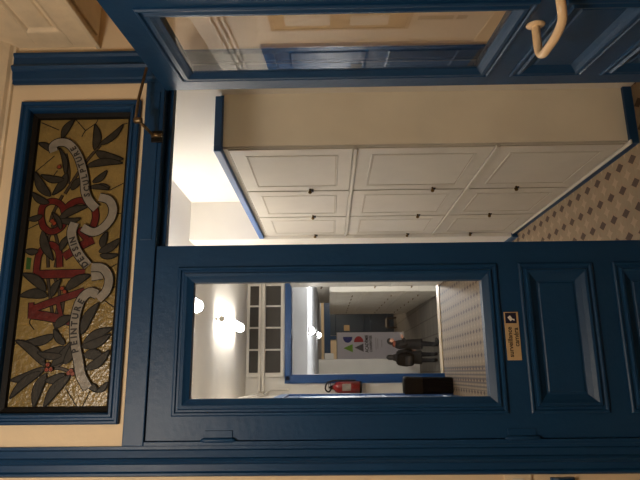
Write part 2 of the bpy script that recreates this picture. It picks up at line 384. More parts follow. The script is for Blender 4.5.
for word, path in ART_WORDS:
    Q = smooth_path([pc(p) for p in path], 12); cum = [0]
    for i in range(1, len(Q)): cum.append(cum[-1]+(Q[i]-Q[i-1]).length)
    n = len(word); wd = [.55 if ch == 'I' else 1 for ch in word]; tot = sum(wd); acc = 0
    for k, ch in enumerate(word):
        s = cum[-1]*(acc+wd[k]/2)/tot; acc += wd[k]
        i = max(j for j in range(len(Q)-1) if cum[j] <= s); u = (s-cum[i])/max(1e-6, cum[i+1]-cum[i]); p = Q[i].lerp(Q[i+1], u)
        d = Q[min(i+2, len(Q)-1)]-Q[max(i-1, 0)]; ang = math.atan2(d.y, d.x)
        g = text_bm(ch, .030, .0002, .95, .0012)
        b.add(g, 'ink', Matrix.Translation((p.x, Y0-.0006*19.5, p.y)) @ Matrix.Rotation(-ang, 4, 'Y'))
b.build('leaded_glass', t)

# ------------------------------------------------------------------ the two door leaves
GP = [(0, 0), (0, .006), (.004, .010), (.010, .010), (.014, .004), (.020, .004), (.024, .012), (.034, .011), (.044, .004), (.055, -.002), (.0555, -.016)]
PP = [(0, 0), (0, .006), (.004, .009), (.009, .009), (.013, .004), (.021, .004), (.025, .012), (.033, .010), (.044, .001), (.060, -.009), (.066, -.009), (.070, -.006), (.076, -.006)]
TH = .017
def door_leaf(t, e=0.):
    W = .65
    f = MB()
    for x0, x1, z0, z1 in ((-e, .078, .008, 2.205), (.570, W, .008, 2.205), (.078, .570, 2.120, 2.205), (.078, .570, .943, 1.022), (.078, .570, .620, .695), (.078, .570, .008, .12)):
        f.box(x0, x1, -TH, TH, z0, z1, 'blue', .0)
    f.build('frame', t)
    g = MB(); g.box(.128, .520, -.012, -.008, 1.072, 2.070, 'glass'); g.build('glass_pane', t)
    m = MB()
    for s, y in ((-1, -TH), (1, TH)): m.frame(.075, .573, 1.020, 2.123, GP, 'blue', y, s)
    m.build('glazing_moulding', t)
    for z0, z1 in ((.692, .946), (.117, .623)):
        p = MB()
        for s, y in ((-1, -TH), (1, TH)): p.frame(.075, .573, z0, z1, PP, 'blue', y, s, fill='blue')
        p.build('panel', t)
t = empty('door_1', (-.210, TH, 0), 'closed blue panelled door leaf with a tall glass pane and small sign', 'door', kind='structure'); door_leaf(t)
for z in (1.965, .983, .25):
    b = MB(); b.lathe([(.002, -.058), (.006, -.052), (.008, -.046), (.008, .046), (.006, .052), (.002, .058)], 'blue', (.0005, -TH-.008, z), 12); b.box(.0, .03, -TH-.004, -TH+.002, z-.045, z+.045, 'blue', .001); b.build('hinge', t)
a7 = R(7.0)
sdir = Vector((-math.sin(a7), -math.cos(a7), 0)); ndir = Vector((-math.cos(a7), math.sin(a7), 0))
piv = Vector((1.04, -.020, 0)) - ndir*TH
t2 = empty('door_2', piv, 'blue panelled door leaf swung open toward the viewer, with a cream pull handle', 'door', rz=math.atan2(sdir.y, sdir.x), kind='structure'); door_leaf(t2, .014)
# cream pull handle on the open leaf (local: x along the leaf, -y out of the visible face)
h = MB(); y0 = -TH
h.lathe([(.027, y0+.001), (.027, y0-.003), (.023, y0-.006), (.013, y0-.008)], 'handle', (.438, 0, .985), 20, 'y')
ctl = [(.438, y0-.004, .985), (.440, y0-.040, .984), (.443, y0-.075, .983), (.452, y0-.095, .982), (.474, y0-.106, .981), (.500, y0-.104, .980), (.540, y0-.096, .977), (.575, y0-.084, .976), (.600, y0-.070, .978), (.616, y0-.050, .985), (.622, y0-.025, .990), (.622, y0-.002, .990)]
def cr(P, n=5):
    V = [Vector(p) for p in P]; out = []
    for i in range(len(V)-1):
        p0, p1, p2, p3 = V[max(i-1, 0)], V[i], V[i+1], V[min(i+2, len(V)-1)]
        for k in range(n):
            s = k/n; out.append(.5*((2*p1)+(p2-p0)*s+(2*p0-5*p1+4*p2-p3)*s*s+(3*p1-p0-3*p2+p3)*s**3))
    return out+[V[-1]]
h.tube(cr(ctl), .0122, 'handle', 16)
h.lathe([(.027, y0+.001), (.027, y0-.003), (.023, y0-.006), (.013, y0-.008)], 'handle', (.622, 0, .990), 20, 'y')
hd = h.build('door_handle', t2); hd['label'] = 'bent cream enamelled pull handle'
for px, pz in ((.417, .985), (.459, .985)):
    h = MB(); h.lathe([(.0035, y0-.0045), (.0035, y0-.0052), (.001, y0-.0058)], 'iron', (px, 0, pz), 8, 'y'); h.build('screw', hd)

# folding arm of the door closer
t = empty('door_closer_arm', (.848, -.012, 2.224), 'thin bronze folding closer arm between the open leaf and the door head', 'door closer')
b = MB(); b.box(-.022, .022, -.010, .0, -.022, .020, 'iron', .002); b.lathe([(.008, -.022), (.008, .016)], 'steel', (0, -.020, 0), 12); b.build('bracket', t)
b = MB(); b.tube([(0, -.022, .010), (.020, -.10, .036)], .0055, 'steel', 10); b.build('short_arm', t)
b = MB(); b.lathe([(.009, -.014), (.011, -.010), (.011, .010), (.009, .014)], 'steel', (.020, -.102, .038), 12); b.build('pivot', t)
b = MB(); b.tube([(.020, -.102, .048), (.12, -.078, .050), (.255, -.050, .040)], .0055, 'steel', 10); b.build('long_arm', t)

# surveillance sign on the lock rail of the closed leaf
t = empty('surveillance_sign', (.115, -.0005, .985), 'small pale gold surveillance camera sign on the closed blue leaf below its glass', 'sign')
b = MB(); b.box(-.080, .080, -.0025, 0, -.024, .024, 'plate', .001); b.build('plate', t)
b = MB(); b.box(.042, .077, -.0032, -.0026, -.017, .020, 'darkblueink'); b.build('icon_square', t)
b = MB()
b.prism([(.049, .004), (.062, .013), (.068, .004), (.055, -.005)], -.0042, -.0034, 'paper'); b.prism([(.053, -.004), (.058, -.001), (.056, -.010), (.050, -.010)], -.0042, -.0034, 'paper'); b.build('camera_icon', t)
b = MB()
for s, z, x in (('surveillance', .009, -.020), ('caméra', -.012, -.004)):
    b.add(text_bm(s, .0225, .0003, .95, .0003), 'ink', Matrix.Translation((x, -.0030, z)))
b.build('lettering', t)

# ------------------------------------------------------------------ corridor behind the doors
b = MB(); b.box(-.3, 1.75, .15, 6.3, 2.785, 2.95, 'ceil'); struct(b.build('ceiling'))
b = MB(); b.box(-.45, -.3, .15, 6.3, 0, 2.95, 'white'); struct(b.build('wall_left'))
b = MB(); b.box(1.45, 1.75, .15, 2.69, 0, 2.95, 'white'); b.box(1.11, 1.75, 2.69, 2.98, 0, 2.95, 'white', .004); b.box(1.60, 1.75, 2.98, 6.3, 0, 2.95, 'white'); struct(b.build('wall_right'))
b = MB()
b.box(-.3, -.03, 6.12, 6.30, 0, 2.785, 'white'); b.box(-.03, 1.27, 6.12, 6.30, 2.143, 2.785, 'white'); b.box(1.27, 1.6, 6.12, 6.30, 0, 2.785, 'white')
struct(b.build('wall_end'))
# blue frame round the opening
b = MB()
for x0, x1, z0, z1 in ((-.141, -.02, 0, 2.236), (1.25, 1.30, 0, 2.236), (-.02, 1.25, 2.143, 2.236)):
    b.box(x0, x1, 6.095, 6.31, z0, z1, 'cobalt', .002)
    if z0 == 0: b.box(x0+.018, x1-.018 if x1 < 1 else x1, 6.085, 6.097, 0, 2.218, 'cobalt', .003)
    else: b.box(-.10, x1, 6.085, 6.097, z0+.02, z1-.018, 'cobalt', .003)
struct(b.build('trim_6'))
# white transom lights over the frame
t = empty('window_2', (0, 6.12, 2.25), 'white wooden transom window with two rows of dark panes above the blue frame', 'window', kind='structure')
xs = [.01, .325, .635, .944, 1.25]; b = MB()
b.box(-.03, 1.30, -.03, 0, .0, .045, 'white'); b.box(-.03, 1.30, -.03, 0, .492, .53, 'white'); b.box(-.03, 1.30, -.04, 0, .262, .362, 'white', .006)
b.box(-.05, .0, -.035, 0, 0, .53, 'white', .003)
for x in xs[1:]: b.box(x-.012, x+.012, -.03, 0, .04, .50, 'white', .003)
b.build('window_frame', t)
for i in range(4):
    for z0, z1 in ((.045, .262), (.362, .492)):
        b = MB(); b.box(xs[i], xs[i+1], -.012, -.004, z0-.01, z1+.01, 'pane_dark'); b.build('pane', t)
# threshold bar
b = MB(); b.box(-.02, 1.25, 6.12, 6.30, 0, .012, 'plate', .002); struct(b.build('trim_7'))

# white panelled cupboards down the right-hand side
def cupboard(w, D, name, label, group, loc, H=2.145, rows=((.055, .700), (.722, 1.440), (1.462, 2.118)), near_side=None, mt='cup', first=None, scale=1.):
    """local: x = along the run (0 = far end), y = depth (front at 0), front faces -y"""
    if first is not None:
        o = copy_tree(first); o.location = loc; o['label'] = label; return o
    t = empty(name, loc, label, 'cupboard', rz=R(-90), group=group)
    k = scale
    c = MB(); c.box(0, w, .0, D, 0, H, mt)
    c.box(0, .008*k, -.006*k, 0, .045*k, H, mt, .001); c.box(w-.008*k, w, -.006*k, 0, .045*k, H, mt, .001)
    for z in [rows[0][1]+.011*k, rows[1][1]+.011*k]: c.box(0, w, -.022*k, .001, z-.0095*k, z+.0095*k, mt, .002)
    c.box(0, w, -.010*k, .001, H-.026*k, H, mt, .002); c.build('carcass', t)
    if near_side:
        c = MB(); c.box(w, w+.006, .004, D, 0.0, H, near_side); pp = c.build('side_panel', t); pp['label'] = 'plain beige side panel'
    for j, (z0, z1) in enumerate(rows):
        d = MB(); a, e = .010*k, w-.010*k
        mx = .082*k; mz = .078*k
        d.box(a, e, -.014*k, -.001, z0+.003, z1-.003, mt, .002)
        dd = d.build('door', t)
        p = MB()
        p.frame(a+mx, e-mx, z0+mz, z1-mz, [(0, 0), (.001*k, .0022*k), (.004*k, .003*k), (.007*k, .0022*k), (.009*k, -.005*k), (.011*k, -.006*k)], mt, -.014*k, -1)
        p.frame(a+mx+.011*k, e-mx-.011*k, z0+mz+.011*k, z1-mz-.011*k, [(0, .001*k), (.004*k, .001*k)], 'groove', -.014*k, -1)
        p.build('panel_moulding', dd)
        zk = z0+.30*(z1-z0) if j else z0+.55*(z1-z0)
        if j == 2: zk = z0+.38*(z1-z0)
        l = MB(); l.lathe([(.006*k, 0), (.005*k, -.012*k), (.011*k, -.018*k), (.012*k, -.026*k), (.006*k, -.032*k)], 'brass', (.040*k, -.014*k, zk), 10, 'y'); l.box(-.004*k, .034*k, -.021*k, -.013*k, zk-.022*k, zk-.002*k, 'iron', .001)
        l.build('latch', dd)
    return t
G = 'white wall cupboards lining the right side of the corridor'
cupboard(.690, .300, 'wall_cupboard', 'white panelled cupboard nearest the open door, with a plain beige side panel', G, (1.150, 1.490, 0), near_side='side')
c2 = cupboard(.610, .300, 'wall_cupboard', 'middle white panelled cupboard of the near three, behind the beige-sided one', G, (1.150, 2.100, 0))
cupboard(.580, .300, 'wall_cupboard', 'farthest of the three near white cupboards, against the pier', G, (1.150, 2.680, 0))
r0 = cupboard(.780, .370, 'wall_cupboard', 'white cupboard in the second run, right beside the blue frame', G, (1.226, 6.10, 0))
cupboard(.780, .370, '', 'white cupboard in the second run, one before the blue frame', G, (1.226, 5.32, 0), first=r0)
cupboard(.780, .370, '', 'white cupboard in the second run, two before the blue frame', G, (1.226, 4.54, 0), first=r0)
cupboard(.780, .370, '', 'white cupboard in the second run, just past the pier', G, (1.226, 3.76, 0), first=r0)
b = MB()   # blue cornice on the near run
b.box(1.115, 1.15, .765, 2.69, 2.147, 2.186, 'cobalt', .004); b.box(1.15, 1.428, .765, .800, 2.147, 2.186, 'cobalt', .004); b.box(1.15, 1.449, .8, 2.68, 2.146, 2.165, 'cobalt')
struct(b.build('trim_8'))
b = MB()
b.box(1.130, 1.137, .775, 2.685, 0, .038, 'blue', .001); b.box(1.126, 1.149, .772, 2.685, .038, .047, 'cup', .002); b.box(1.137, 1.449, .775, .796, 0, .045, 'blue', .001)
b.box(1.098, 1.110, 2.66, 2.985, 0, .05, 'blue', .001); b.box(1.110, 1.137, 2.676, 2.689, 0, .05, 'blue', .001)
struct(b.build('baseboard_right'))
b = MB(); b.box(-.299, -.285, .15, 3.42, 0, .14, 'beige', .003); b.box(-.299, -.285, 5.72, 6.1, 0, .12, 'cobalt', .003); struct(b.build('baseboard_left'))

# left wall of the corridor: blue door, board, poster (seen in the glass of the open leaf)
t = empty('door_3', (-.3, 4.57, 0), 'wide blue double door in the left corridor wall, seen mirrored in the open leaf', 'door', rz=R(90), kind='structure')
b = MB()
b.box(-1.15, -1.04, -.032, 0, 0, 2.25, 'cobalt', .004); b.box(1.04, 1.15, -.032, 0, 0, 2.25, 'cobalt', .004); b.box(-1.04, 1.04, -.032, 0, 2.14, 2.25, 'cobalt', .004); b.build('door_frame', t)
for s in (-1, 1):
    b = MB(); x0, x1 = sorted((s*.004, s*1.04)); b.box(x0, x1, -.012, 0, .01, 2.14, 'cobalt')
    for z0, z1 in ((.2, .95), (1.15, 2.0)): b.frame(x0+.12, x1-.12, z0, z1, [(0, 0), (0, .006), (.02, .010), (.035, -.004)], 'cobalt', -.012, -1, fill='cobalt')
    b.build('door_panel', t)
b = MB(); b.box(-.49, -.33, -.018, -.0125, 1.20, 1.32, 'grey', .001); b.build('door_plaque', t)
t = empty('notice_board', (-.3, 2.70, .86), 'tall tan notice board on the left corridor wall, mirrored in the open leaf', 'notice board', rz=R(90))
b = MB(); b.box(-.33, .33, -.010, 0, 0, 1.22, 'cork'); b.build('board', t)
b = MB(); b.frame(-.35, .35, -.02, 1.24, [(0, 0), (0, .018), (.035, .018), (.04, .010)], 'boardframe'); b.build('board_frame', t)
for x, z, w, hh in ((.12, .70, .24, .40), (-.16, .62, .2, .3), (.14, .18, .22, .34), (-.15, .15, .2, .3)):
    b = MB(); b.box(x-w/2, x+w/2, -.0115, -.0101, z, z+hh, 'paper'); b.build('paper_sheet', t)
t = empty('poster', (-.3, 2.72, .32), 'small white poster with plum strip on the left corridor wall below the notice board', 'poster', rz=R(90))
b = MB(); b.box(-.26, .20, -.003, 0, 0, .48, 'paper'); b.build('sheet', t)
b = MB(); b.box(.06, .15, -.0036, -.003, .15, .46, 'plum'); b.box(.06, .15, -.0036, -.003, .03, .12, 'plum'); b.build('printed_strip', t)

# conduits along the ceiling corner, across the transom and down
def conduit(label, pts, r):
    b = MB(); b.tube(cr(pts, 4), r, 'pipe', 10); o = b.build('conduit_pipe'); tag(o, label, 'pipe', 'white conduits at the end of the corridor'); return o
conduit('upper white conduit from the left ceiling corner, running across the transom bar', [(-.270, .3, 2.60), (-.270, 3.0, 2.60), (-.270, 5.4, 2.60), (-.268, 5.9, 2.597), (-.255, 6.03, 2.592), (-.21, 6.058, 2.585), (-.12, 6.062, 2.582), (.3, 6.062, 2.582), (1.3, 6.062, 2.582)], .013)
conduit('second white conduit just below, also crossing the transom bar', [(-.272, .3, 2.545), (-.272, 3.0, 2.545), (-.272, 5.4, 2.545), (-.268, 5.9, 2.545), (-.255, 6.03, 2.54), (-.21, 6.055, 2.535), (-.12, 6.06, 2.53), (.3, 6.06, 2.53), (1.3, 6.06, 2.53)], .014)
conduit('white conduit dropping down the end wall left of the transom', [(-.278, .3, 2.49), (-.278, 3.0, 2.49), (-.278, 5.6, 2.49), (-.272, 6.0, 2.485), (-.24, 6.088, 2.46), (-.225, 6.104, 2.40), (-.222, 6.105, 2.30), (-.22, 6.105, 2.18)], .011)

# ceiling lamps
def tube_lamp(label, y0, y1, x=.555, z=2.712):
    t = empty('ceiling_lamp', (x, (y0+y1)/2, 2.785), label, 'lamp', group='tube lamps on the corridor ceiling'); L_ = (y1-y0)/2
    b = MB(); b.box(-.022, .022, -L_+.06, L_-.06, -.022, 0, 'tube_end', .003); b.build('base', t)
    b = MB(); b.lathe([(.02, -L_+.012), (.048, -L_+.020), (.055, -L_+.05), (.055, L_-.05), (.046, L_-.02), (.02, L_-.012)], 'tube', (0, 0, z-2.785), 20, 'y'); b.build('lamp_tube', t)
    for s in (-1, 1):
        b = MB(); b.lathe([(.020, -.012), (.034, -.010), (.034, .010), (.020, .012)], 'white', (0, s*(L_-.006), z-2.785), 20, 'y'); b.box(-.012, .012, s*(L_-.03)-.012, s*(L_-.03)+.012, z-2.785, 0, 'tube_end'); b.build('end_cap', t)
    return t
tube_lamp('glowing tube lamp on the corridor ceiling nearer the transom window', 3.85, 5.10)
tube_lamp('glowing tube lamp on the corridor ceiling nearer the doors, cut by the glass edge', 1.60, 2.80)

# fire extinguisher on the end wall
t = empty('fire_extinguisher', (-.195, 6.02, 1.165), 'red fire extinguisher with black hose on the white wall left of the opening', 'fire extinguisher')
b = MB(); b.lathe([(.060, 0), (.078, .004), (.080, .012), (.080, .030)], 'black', n=24); b.build('base_ring', t)
b = MB(); b.lathe([(.079, .020), (.080, .30), (.074, .335), (.058, .362), (.036, .380), (.028, .388), (.028, .40)], 'red', n=24); b.build('cylinder', t)
b = MB(); b.lathe([(.024, .398), (.026, .405), (.024, .43), (.012, .436)], 'iron', n=14); b.box(-.014, .075, -.010, .010, .428, .438, 'iron', .002); b.box(-.012, .085, -.010, .010, .450, .458, 'iron', .002); b.box(-.016, .012, -.011, .011, .425, .458, 'iron', .002); b.build('valve', t)
b = MB(); b.tube(cr([(-.02, -.01, .42), (-.06, -.02, .455), (-.02, -.03, .50), (.06, -.03, .475), (.088, -.02, .40), (.092, -.01, .30), (.092, -.005, .14), (.092, -.005, .08)]), .011, 'hosem', 10); b.build('hose', t)
b = MB()
ang = [R(-90+q) for q in (-34, -22, -10, 0, 10, 22, 34)]
b.loops([[(.0815*math.cos(a), .0815*math.sin(a), z) for a in ang] for z in (.15, .27)], 'grey', closed=False)
b.build('instruction_sheet', t)
b = MB(); b.box(-.02, .02, .06, .10, .20, .30, 'iron'); b.build('wall_bracket', t)

# tall black bin
t = empty('waste_bin', (-.172, 5.68, 0), 'tall black bin standing on the tiles below the fire extinguisher', 'bin')
def rrect(hx, hy, r, z, n=5):
    out = []
    for cx, cy, a0 in ((hx-r, hy-r, 0), (-hx+r, hy-r, 90), (-hx+r, -hy+r, 180), (hx-r, -hy+r, 270)):
        for i in range(n+1): a = R(a0+90*i/n); out.append((cx+r*math.cos(a), cy+r*math.sin(a), z))
    return out
b = MB(); b.loops([rrect(.095, .10, .03, .0), rrect(.102, .107, .03, .012), rrect(.112, .115, .03, .56)], 'black', cap0=True, cap1=True); b.build('body', t)
b = MB(); b.loops([rrect(.117, .12, .03, .56), rrect(.117, .12, .03, .60), rrect(.112, .115, .03, .625), rrect(.09, .09, .03, .635)], 'black', cap0=True, cap1=True); b.build('lid', t)

# ------------------------------------------------------------------ lower corridor beyond the blue frame
FZ = -1.6
b = MB()
for k in range(10): b.box(-.1, 2.3, 6.3+.27*k, 6.3+.27*(k+1), FZ, -.16*(k+1)+.0, 'flag')
struct(b.build('step_flight'), None, None)
b = MB(); b.box(-.1, 4.6, 9.0, 26.2, FZ-.1, FZ, 'flag'); struct(b.build('floor'))
def slab_poly(name, P, z0, z1, m):
    b = MB(); b.loops([[(x, y, z0) for x, y in P], [(x, y, z1) for x, y in P]], m, cap0=True, cap1=True); return struct(b.build(name))
slab_poly('wall_left', [(-.25, 6.3), (-.04, 6.3), (-.04, 18.4), (-.25, 18.4)], FZ-.1, 2.4, 'white')
slab_poly('wall_side', [(-.25, 18.4), (.47, 18.4), (.47, 26.2), (-.25, 26.2)], FZ-.1, 2.4, 'white')
slab_poly('wall_right', [(1.6, 6.3), (2.42, 8.0), (2.66, 14.3), (2.86, 21.4), (2.9, 21.4), (3.6, 21.4), (3.6, 6.3)], FZ-.1, 2.4, 'white')
slab_poly('wall_side', [(4.5, 21.4), (4.7, 21.4), (4.7, 26.2), (4.5, 26.2)], FZ-.1, 2.4, 'beige')
b = MB(); b.loops([[(-.15, 6.3, 2.45), (4.7, 6.3, 2.45), (4.7, 6.3, 2.7), (-.15, 6.3, 2.7)], [(-.15, 8.2, 2.0), (4.7, 8.2, 2.0), (4.7, 8.2, 2.7), (-.15, 8.2, 2.7)], [(-.15, 26.2, 2.0), (4.7, 26.2, 2.0), (4.7, 26.2, 2.7), (-.15, 26.2, 2.7)]], 'ceilgrey', cap0=True, cap1=True); struct(b.build('ceiling'))
b = MB(); b.box(.4, 4.7, 26.0, 26.2, FZ-.1, 2.45, 'beige'); struct(b.build('wall_far'))
b = MB(); b.box(.62, 4.5, 25.93, 26.0, 1.55, 1.86, 'blue', .01); b.box(1.60, 1.78, 25.93, 26.0, FZ, 1.55, 'blue', .01); struct(b.build('trim_9'))
t = empty('door_4', (3.0, 26.0, FZ), 'dark teal double door at the far end of the lower corridor', 'door', kind='structure')
b = MB(); b.box(-1.2, 1.4, -.05, 0, 0, 3.15, 'teal', .006)
for x0 in (-1.1, .12):
    for z0, z1 in ((.25, 1.2), (1.45, 2.95)): b.frame(x0, x0+1.0, z0, z1, [(0, 0), (0, .012), (.05, .018), (.09, -.01)], 'teal', -.05, -1, fill='teal')
b.build('door_panel', t)
b = MB(); b.box(-.98, -.70, -.075, -.062, 2.20, 2.48, 'cork'); b.build('door_notice', t)
# lockers of the lower corridor
GL = 'tall white cupboards along the lower corridor'
first = None
rows3 = ((.09, 1.03), (1.07, 2.12), (2.16, 3.12))
words = ['at the far end of the row, beside the teal door', 'second from the far end', 'third from the far end', 'fourth from the far end', 'fifth from the far end', 'sixth from the far end', 'seventh from the far end', 'nearest the stairs']
for k in range(8):
    y = 21.36-k*1.0; x = 2.395-k*.0249
    lab = 'tall white lower-corridor cupboard '+words[k]
    if first is None:
        first = cupboard(1.0, .40, 'corridor_cupboard', lab, GL, (x, y, FZ), H=3.18, rows=rows3, scale=1.5); o = first
    else:
        o = cupboard(1.0, .40, '', lab, GL, (x, y, FZ), first=first)
    o.rotation_euler = (0, 0, R(-90-1.43))
# bulkhead lamps on its ceiling
def bulk(label, x, y, s):
    t = empty('bulkhead_lamp', (x, y, 2.003), label, 'lamp', group='round bulkhead lamps on the lower corridor ceiling')
    b = MB(); b.lathe([(.10*s, .0), (.10*s, -.03*s), (.085*s, -.04*s)], 'tube_end', n=20); b.build('base', t)
    b = MB(); b.lathe([(.08*s, -.035*s), (.088*s, -.06*s), (.075*s, -.105*s), (.045*s, -.135*s), (.01*s, -.145*s)], 'tube2', n=20); b.build('globe', t)
bulk('nearer round bulkhead lamp glowing on the lower corridor ceiling', .78, 8.75, .85)
bulk('farther round bulkhead lamp glowing on the lower corridor ceiling', 1.16, 15.9, 1.0)
# white box on the left wall high up
b = MB(); b.loops([rrect(.11, .5, .02, -.16), rrect(.11, .5, .02, .16)], 'white', cap0=True, cap1=True)
tag(b.build('wall_box', loc=(.58, 19.0, 1.62)), 'white box high on the left wall of the lower corridor, before the banner', 'box')

# roll-up banner
t = empty('banner_stand', (1.07, 22.3, FZ), 'tall white roll-up banner with a four-shape logo in front of the far wall', 'banner')
b = MB(); b.box(-.615, .615, -.006, .006, .06, 2.88, 'banner'); b.build('banner_sheet', t)
b = MB(); b.box(-.63, .63, -.08, .08, 0, .075, 'paper', .01); b.build('base', t)
b = MB(); b.box(-.625, .625, -.015, .015, 2.87, 2.905, 'tube_end', .004); b.build('top_rail', t)
b = MB(); yb = -.008
def half(cx, cz, r, h, s):
    return [(cx, cz-h), *[(cx+s*r*math.cos(R(q)), cz+h*math.sin(R(q))) for q in range(-80, 81, 16)], (cx, cz+h)]
b.prism(half(.425, 2.42, .25, .205, -1), yb, yb+.001, 'lblue')
b.prism([(-.23, 2.21), (.12, 2.21), (-.05, 2.61)], yb, yb+.001, 'lgreen')
b.prism(half(.20, 1.95, .25, .205, 1), yb, yb+.001, 'lred')
b.prism([(-.21, 1.75), (.14, 1.75), (-.03, 2.13)], yb, yb+.001, 'lgray')
b.build('logo', t)
b = MB()
b.add(text_bm('ACADÉMIE', .20, .0005, .76, .006), 'text', Matrix.Translation((.13, yb, 1.60))); b.add(text_bm('CHARPENTIER', .155, .0005, .70, .005), 'text', Matrix.Translation((.13, yb, 1.43)))
b.build('lettering', t)
b = MB()
for z, w in ((1.20, .50), (1.12, .42), (.95, .30), (.50, .2)): b.box(.13-w/2, .13+w/2, yb, yb+.001, z, z+.03, 'lglight')
b.build('small_print', t)
# dark chair-like stool beside the banner
t = empty('stool', (2.30, 24.9, FZ), 'dark low stool with a pale pad on the floor beside the teal door', 'stool')
b = MB(); b.box(-.26, .26, -.22, .22, .40, .46, 'box', .01); b.build('seat', t)
b = MB(); b.box(-.20, .20, -.18, .18, .46, .50, 'grey', .01); b.build('cushion', t)
for sx in (-1, 1):
    for sy in (-1, 1):
        b = MB(); b.tube([(sx*.23, sy*.19, 0), (sx*.22, sy*.18, .41)], .024, 'box', 8); b.build('leg', t)

# ------------------------------------------------------------------ people in the lower corridor
def skinobj(name, V, E, m, parent, sub=2):
    me = bpy.data.meshes.new(name); me.from_pydata([v[:3] for v in V], E, []); o = bpy.data.objects.new(name, me); COL.objects.link(o); o.parent = parent
    me.materials.append(M[m])
    md = o.modifiers.new('Skin', 'SKIN'); md.use_smooth_shade = True
    for i, v in enumerate(V):
        r = v[3]; me.skin_vertices[0].data[i].radius = r if isinstance(r, tuple) else (r, r)
        me.skin_vertices[0].data[i].use_root = (i == 0)
    s = o.modifiers.new('Sub', 'SUBSURF'); s.levels = sub; s.render_levels = sub
    return o
def hand(V, E, wi, wrist, d, side, curl):
    """palm and five fingers as chains rooted inside the palm"""
    w = Vector(wrist); d = Vector(d).normalized(); side = Vector(side).normalized(); nrm = d.cross(side)
    p = w+d*.05; V.append((*p, .024)); pi_ = len(V)-1; E.append((wi, pi_))
    for k, (off, ln) in enumerate(((-.030, .055), (-.011, .068), (.009, .074), (.028, .066))):
        a = p+d*.030+side*off; q = a+d*ln*.5+nrm*curl*.3; r = q+d*ln*.3+nrm*curl
        for pt, rr in ((a, .0095), (q, .0088), (r, .007)): V.append((*pt, rr))
        n = len(V); E += [(pi_, n-3), (n-3, n-2), (n-2, n-1)]
    a = p-d*.015+side*.036; q = a+side*.02+d*.028+nrm*curl*.4
    V.append((*a, .011)); V.append((*q, .008)); n = len(V); E += [(pi_, n-2), (n-2, n-1)]
def person(name, label, loc, rz, coat, bow, hold, hat, sc=1.0):
    """stands at the origin facing -y, 1.55 m"""
    t = empty(name, loc, label, 'person', rz=rz, group='people standing in the lower corridor'); t.scale = (sc, sc, sc)
    V = [(0, .0, .82, .095), (0, .005, 1.0, .085), (0, .01, 1.14, .085), (0, .012, 1.23, .065), (0, .0, 1.31, .048), (0, -.015-bow*.3, 1.37, .05)]
    E = [(i, i+1) for i in range(5)]
    for s in (-1, 1):
        n = len(V); V += [(s*.085, 0, .78, .082), (s*.090, -.01, .44, .056), (s*.092, .012, .08, .034), (s*.096, -.06, .035, .020)]
        E += [(0, n), (n, n+1), (n+1, n+2), (n+2, n+3)]
        n = len(V)
        if hold: sh, el, wr = (s*.140, .01, 1.20), (s*.205, -.03, 1.0), (s*.06, -.185, 1.06)
        else: sh, el, wr = (s*.140, .01, 1.20), (s*.215, .03, .98), (s*.20, -.05, .78)
        V += [(*sh, .036), (*el, .036), (*wr, .026)]; E += [(3, n), (n, n+1), (n+1, n+2)]
        dd = Vector(wr)-Vector(el); hand(V, E, n+2, wr, dd, (0, 0, 1) if hold else (0, -1, 0), .012 if not hold else .02)
    skinobj('body', V, E, 'skin', t)
    hx = Vector((0, -.028-bow, 1.445-bow*.45)); th = bow*5
    h = bmesh.new(); bmesh.ops.create_uvsphere(h, u_segments=24, v_segments=16, radius=1)
    for v in h.verts:
        x, y, z = v.co; k = 1-.22*max(0, -z)**1.5
        v.co = Vector((x*.073*k, y*.090*(1-.08*max(0, -z)), z*.112))
        if y < -.3 and abs(z) < .25: v.co.y += .004
    for f in h.faces: f.smooth = True
    T = Matrix.Translation(hx) @ Matrix.Rotation(th, 4, 'X')
    b = MB(); b.add(h, 'skin', T)
    b.add(_ellip((0, -.092, -.022), (.012, .017, .022)), 'skin', T)
    for s in (-1, 1): b.add(_ellip((s*.073, .008, -.008), (.010, .018, .028)), 'skin', T)
    b.build('head', t)
    b = MB()
    for s in (-1, 1): b.add(_ellip((s*.028, -.080, .006), (.011, .008, .007)), 'hair', T)
    b.build('eye', t)
    b = MB(); b.add(_ellip((0, -.080, -.056), (.022, .010, .006)), 'lred', T); b.build('mouth', t)
    b = MB(); g = bmesh.new(); bmesh.ops.create_uvsphere(g, u_segments=24, v_segments=16, radius=1)
    kill = [v for v in g.verts if (v.co.y < -.25 and v.co.z < .35) or v.co.z < -.75]
    bmesh.ops.delete(g, geom=kill, context='VERTS')
    for v in g.verts: x, y, z = v.co; v.co = Vector((x*.082, y*.100+.006, z*.122+.006-(.10*max(0, -z) if not hat else 0)))
    for f in g.faces: f.smooth = True
    b.add(g, 'hair', T); b.build('hair', t)
    # coat with sleeves
    def ring(cz, rx, ry, cy=0, n=20): return [(rx*math.cos(2*PI*q/n), cy+ry*math.sin(2*PI*q/n), cz) for q in range(n)]
    b = MB()
    b.loops([ring(.50, .215, .165), ring(.62, .205, .16), ring(.86, .18, .145), ring(1.0, .165, .135), ring(1.14, .178, .14, .01), ring(1.22, .178, .125, .012), ring(1.262, .150, .112, .010), ring(1.295, .108, .098, .006), ring(1.325, .080, .082, -.002), ring(1.352, .080, .084, -.008)], coat, cap0=False, cap1=False, smooth=True)
    for s in (-1, 1):
        P = [(s*.125, .01, 1.225), (s*.165, .005, 1.19), (s*.20, -.03, 1.05), (s*.207, -.04, .99), (s*.15, -.10, 1.02), (s*.075, -.170, 1.052)] if hold else [(s*.125, .01, 1.225), (s*.172, .015, 1.175), (s*.21, .03, 1.0), (s*.217, .02, .95), (s*.206, -.03, .84), (s*.201, -.048, .80)]
        b.tube(P, [.066, .068, .060, .058, .050, .044], coat, 14)
    b.build('coat', t)
    b = MB()
